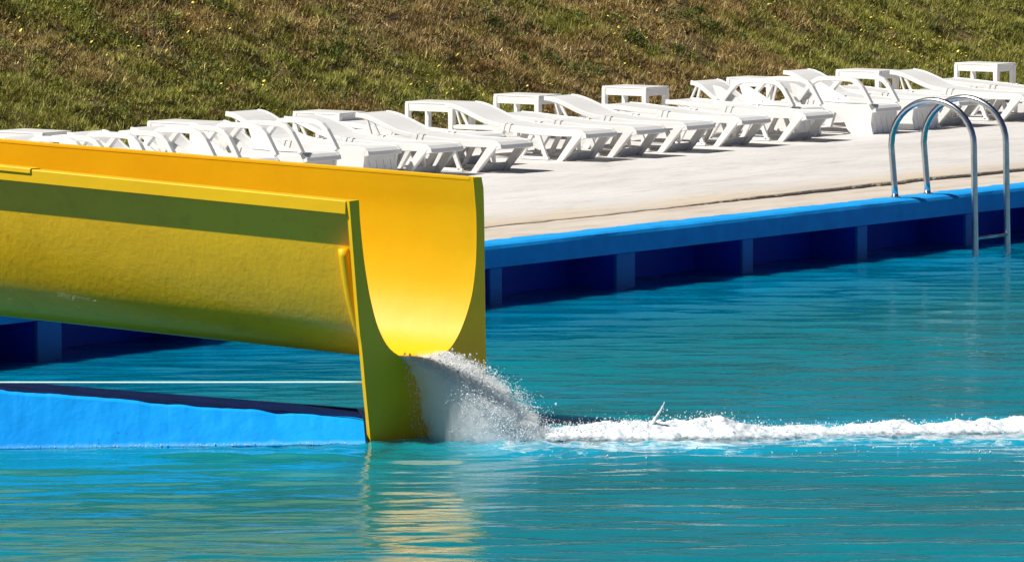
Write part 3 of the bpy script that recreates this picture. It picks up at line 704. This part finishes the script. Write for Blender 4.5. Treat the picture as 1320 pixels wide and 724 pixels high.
def blades(name, n_t, xr, yr, per, lmin, lmax, wid, seed, lift=0):
    q = np.random.default_rng(seed)
    x = xr[0]+(xr[1]-xr[0])*q.random(n_t); y = yr[0]+(yr[1]-yr[0])*q.random(n_t)
    dens = fbm(x*1.3+5, y*1.3, 4); keep = q.random(n_t) < .35+1.3*(dens-.2); x = x[keep]; y = y[keep]; n_t = len(x)
    z = hill(x, y)
    green = sstep(.40, .60, fbm(x*.33+2, y*.45+7, 3)*.65+fbm(x*1.7, y*1.7+3, 3)*.35 + .045 - .06*np.exp(-((x-12.5)/2.6)**2-((y-9.)/.8)**2))
    size = .6+.9*fbm(x*2+9, y*2+1, 3)
    n_b = n_t*per; ti = np.repeat(np.arange(n_t), per)
    ang = q.random(n_b)*6.283; L = (lmin+(lmax-lmin)*q.random(n_b))*size[ti]; lean = .35+.9*q.random(n_b)
    dx = np.cos(ang)*np.sin(lean); dy = np.sin(ang)*np.sin(lean); dz = np.cos(lean)
    bx = x[ti]+q.normal(0, .028, n_b); by = y[ti]+q.normal(0, .028, n_b); bz = z[ti]-.01
    ww = wid*(.6+.8*q.random(n_b)); px = -np.sin(ang+q.normal(0, .6, n_b))*ww; py = np.cos(ang+q.normal(0, .6, n_b))*ww
    b0 = np.stack([bx+px, by+py, bz], 1); b1 = np.stack([bx-px, by-py, bz], 1)
    tp = np.stack([bx+dx*L, by+dy*L, bz+dz*L+lift], 1)
    V = np.stack([b0, b1, tp], 1).reshape(-1, 3); Fc = np.arange(n_b*3).reshape(-1, 3)
    me = np_mesh(name, V, Fc, 3)
    gA = np.array([.12, .138, .020]); gB = np.array([.27, .262, .055]); br = np.array([.29, .20, .085]); st = np.array([.60, .46, .18]); dk = np.array([.12, .080, .028])
    r1 = q.random(n_b)[:, None]; gcol = gA*(1-r1)+gB*r1; bcol = dk*(1-r1)+br*r1*1.15
    g_ = np.clip(green[ti]+q.normal(0, .16, n_b), 0, 1)[:, None]
    c = gcol*g_+bcol*(1-g_)
    straw = (q.random(n_b) < .05+.10*(1-green[ti]))[:, None]; c = np.where(straw, st*(.5+.5*r1), c)
    tuft = (1.15+.55*q.random(n_t))[ti][:, None]; c = c*tuft*(.72+.62*fbm(x*4.1, y*4.1+6, 3))[ti][:, None]
    C4 = np.concatenate([c, np.ones((n_b, 1))], 1).astype(np.float32); C4 = np.repeat(C4, 3, axis=0)
    at_ = me.attributes.new('tint', 'FLOAT_COLOR', 'POINT'); at_.data.foreach_set('color', C4.ravel())
    o = tag(link(name, me, M_grass), kind='stuff'); return o
blades('grass', 80000, (-3, 26), (8.62, 12.3), 13, .04, .12, .0042, 21)['label'] = 'dry mixed grass and weeds covering the bank'
blades('weeds', 12000, (-3, 26), (8.7, 12.3), 9, .03, .07, .009, 22)['label'] = 'broad leaved weeds in the bank grass'
blades('grass', 2500, (-30, 60), (12.3, 13.4), 10, .06, .16, .012, 23)
wd_ = blades('undergrowth', 9000, (-30, 60), (13.2, 24), 10, .30, .80, .07, 24); cc = np.tile(np.array([.022, .036, .010, 1], np.float32), (len(wd_.data.vertices), 1)); cc[:, :3] *= (.5+rng.random((len(cc), 1))); wd_.data.attributes['tint'].data.foreach_set('color', cc.ravel()); wd_['label'] = 'dark undergrowth higher up the bank'

# low bushy weeds that stand out of the turf
q = np.random.default_rng(77); n_c = 620; cx = -3+28*q.random(n_c); cy = 8.75+3.4*q.random(n_c)**1.0
kk = q.random(n_c) < .25+1.5*(fbm(cx*.6+3, cy*.8, 3)-.3); cx = cx[kk]; cy = cy[kk]; n_c = len(cx); rc = .07+.20*q.random(n_c)**1.8; per = 190
ti = np.repeat(np.arange(n_c), per); n_b = len(ti)
dv = q.normal(0, 1, (n_b, 3)); dv[:, 2] = np.abs(dv[:, 2])*.7; dv /= np.linalg.norm(dv, axis=1)[:, None]; rad_ = rc[ti]*(.55+.5*q.random(n_b))*(.7+.6*vnoise(dv[:, 0]*3+ti*.37, dv[:, 1]*3+ti*.73))
cz = hill(cx, cy)-.02; c0 = np.stack([cx[ti], cy[ti], cz[ti]], 1)+dv*rad_[:, None]*np.array([1.15, 1.15, .8])
L_ = (.022+.04*q.random(n_b))[:, None]; dd = dv*.7+q.normal(0, .6, (n_b, 3))+np.array([0, 0, .4]); dd /= np.linalg.norm(dd, axis=1)[:, None]
sd = np.cross(dd, q.normal(0, 1, (n_b, 3))); sd /= np.linalg.norm(sd, axis=1)[:, None]; sd *= (.005+.006*q.random(n_b))[:, None]
Vt = np.stack([c0+sd, c0-sd, c0+dd*L_], 1).reshape(-1, 3)
me = np_mesh('bushy_weeds', Vt, np.arange(n_b*3).reshape(-1, 3), 3)
kind_ = q.random(n_c); k1 = np.where((kind_ < .62)[:, None], np.array([.085, .115, .018]), np.where((kind_ < .8)[:, None], np.array([.17, .19, .03]), np.array([.20, .12, .05])))
c = k1[ti]*(.6+.8*q.random(n_b))[:, None]; C4 = np.repeat(np.concatenate([c, np.ones((n_b, 1))], 1).astype(np.float32), 3, axis=0)
at_ = me.attributes.new('tint', 'FLOAT_COLOR', 'POINT'); at_.data.foreach_set('color', C4.ravel())
tag(link('bushy_weeds', me, M_grass), kind='stuff')['label'] = 'low bushy green and brown weeds on the bank'

# yellow wild flowers
q = np.random.default_rng(31); n_ = 3600; x = -2+28*q.random(n_); y = 9.2+3*q.random(n_)
k = fbm(x*.5+1, y*.6+4, 3)+.13*np.exp(-((x-7)/2.6)**2-((y-10.6)/.9)**2) > .565; x = x[k]; y = y[k]; n_ = len(x); z = hill(x, y)+.09+.05*q.random(n_)
mm_v = []; mm_f = []
for i in range(n_):
    r_ = .009+.009*q.random(); b = len(mm_v); tx, ty = q.normal(0, .4, 2); mm_v.append((x[i], y[i], z[i]+.004))
    for k in range(6): a_ = k*math.pi/3; cx, cy = math.cos(a_)*r_, math.sin(a_)*r_; mm_v.append((x[i]+cx, y[i]+cy, z[i]+cx*tx+cy*(ty-.5)))
    for k in range(6): mm_f.append((b, b+1+k, b+1+(k+1) % 6))
me = bpy.data.meshes.new('flowers'); me.from_pydata(mm_v, [], mm_f)
tag(link('wild_flowers', me, M_flower), kind='stuff')['label'] = 'small yellow flowers scattered in the grass'
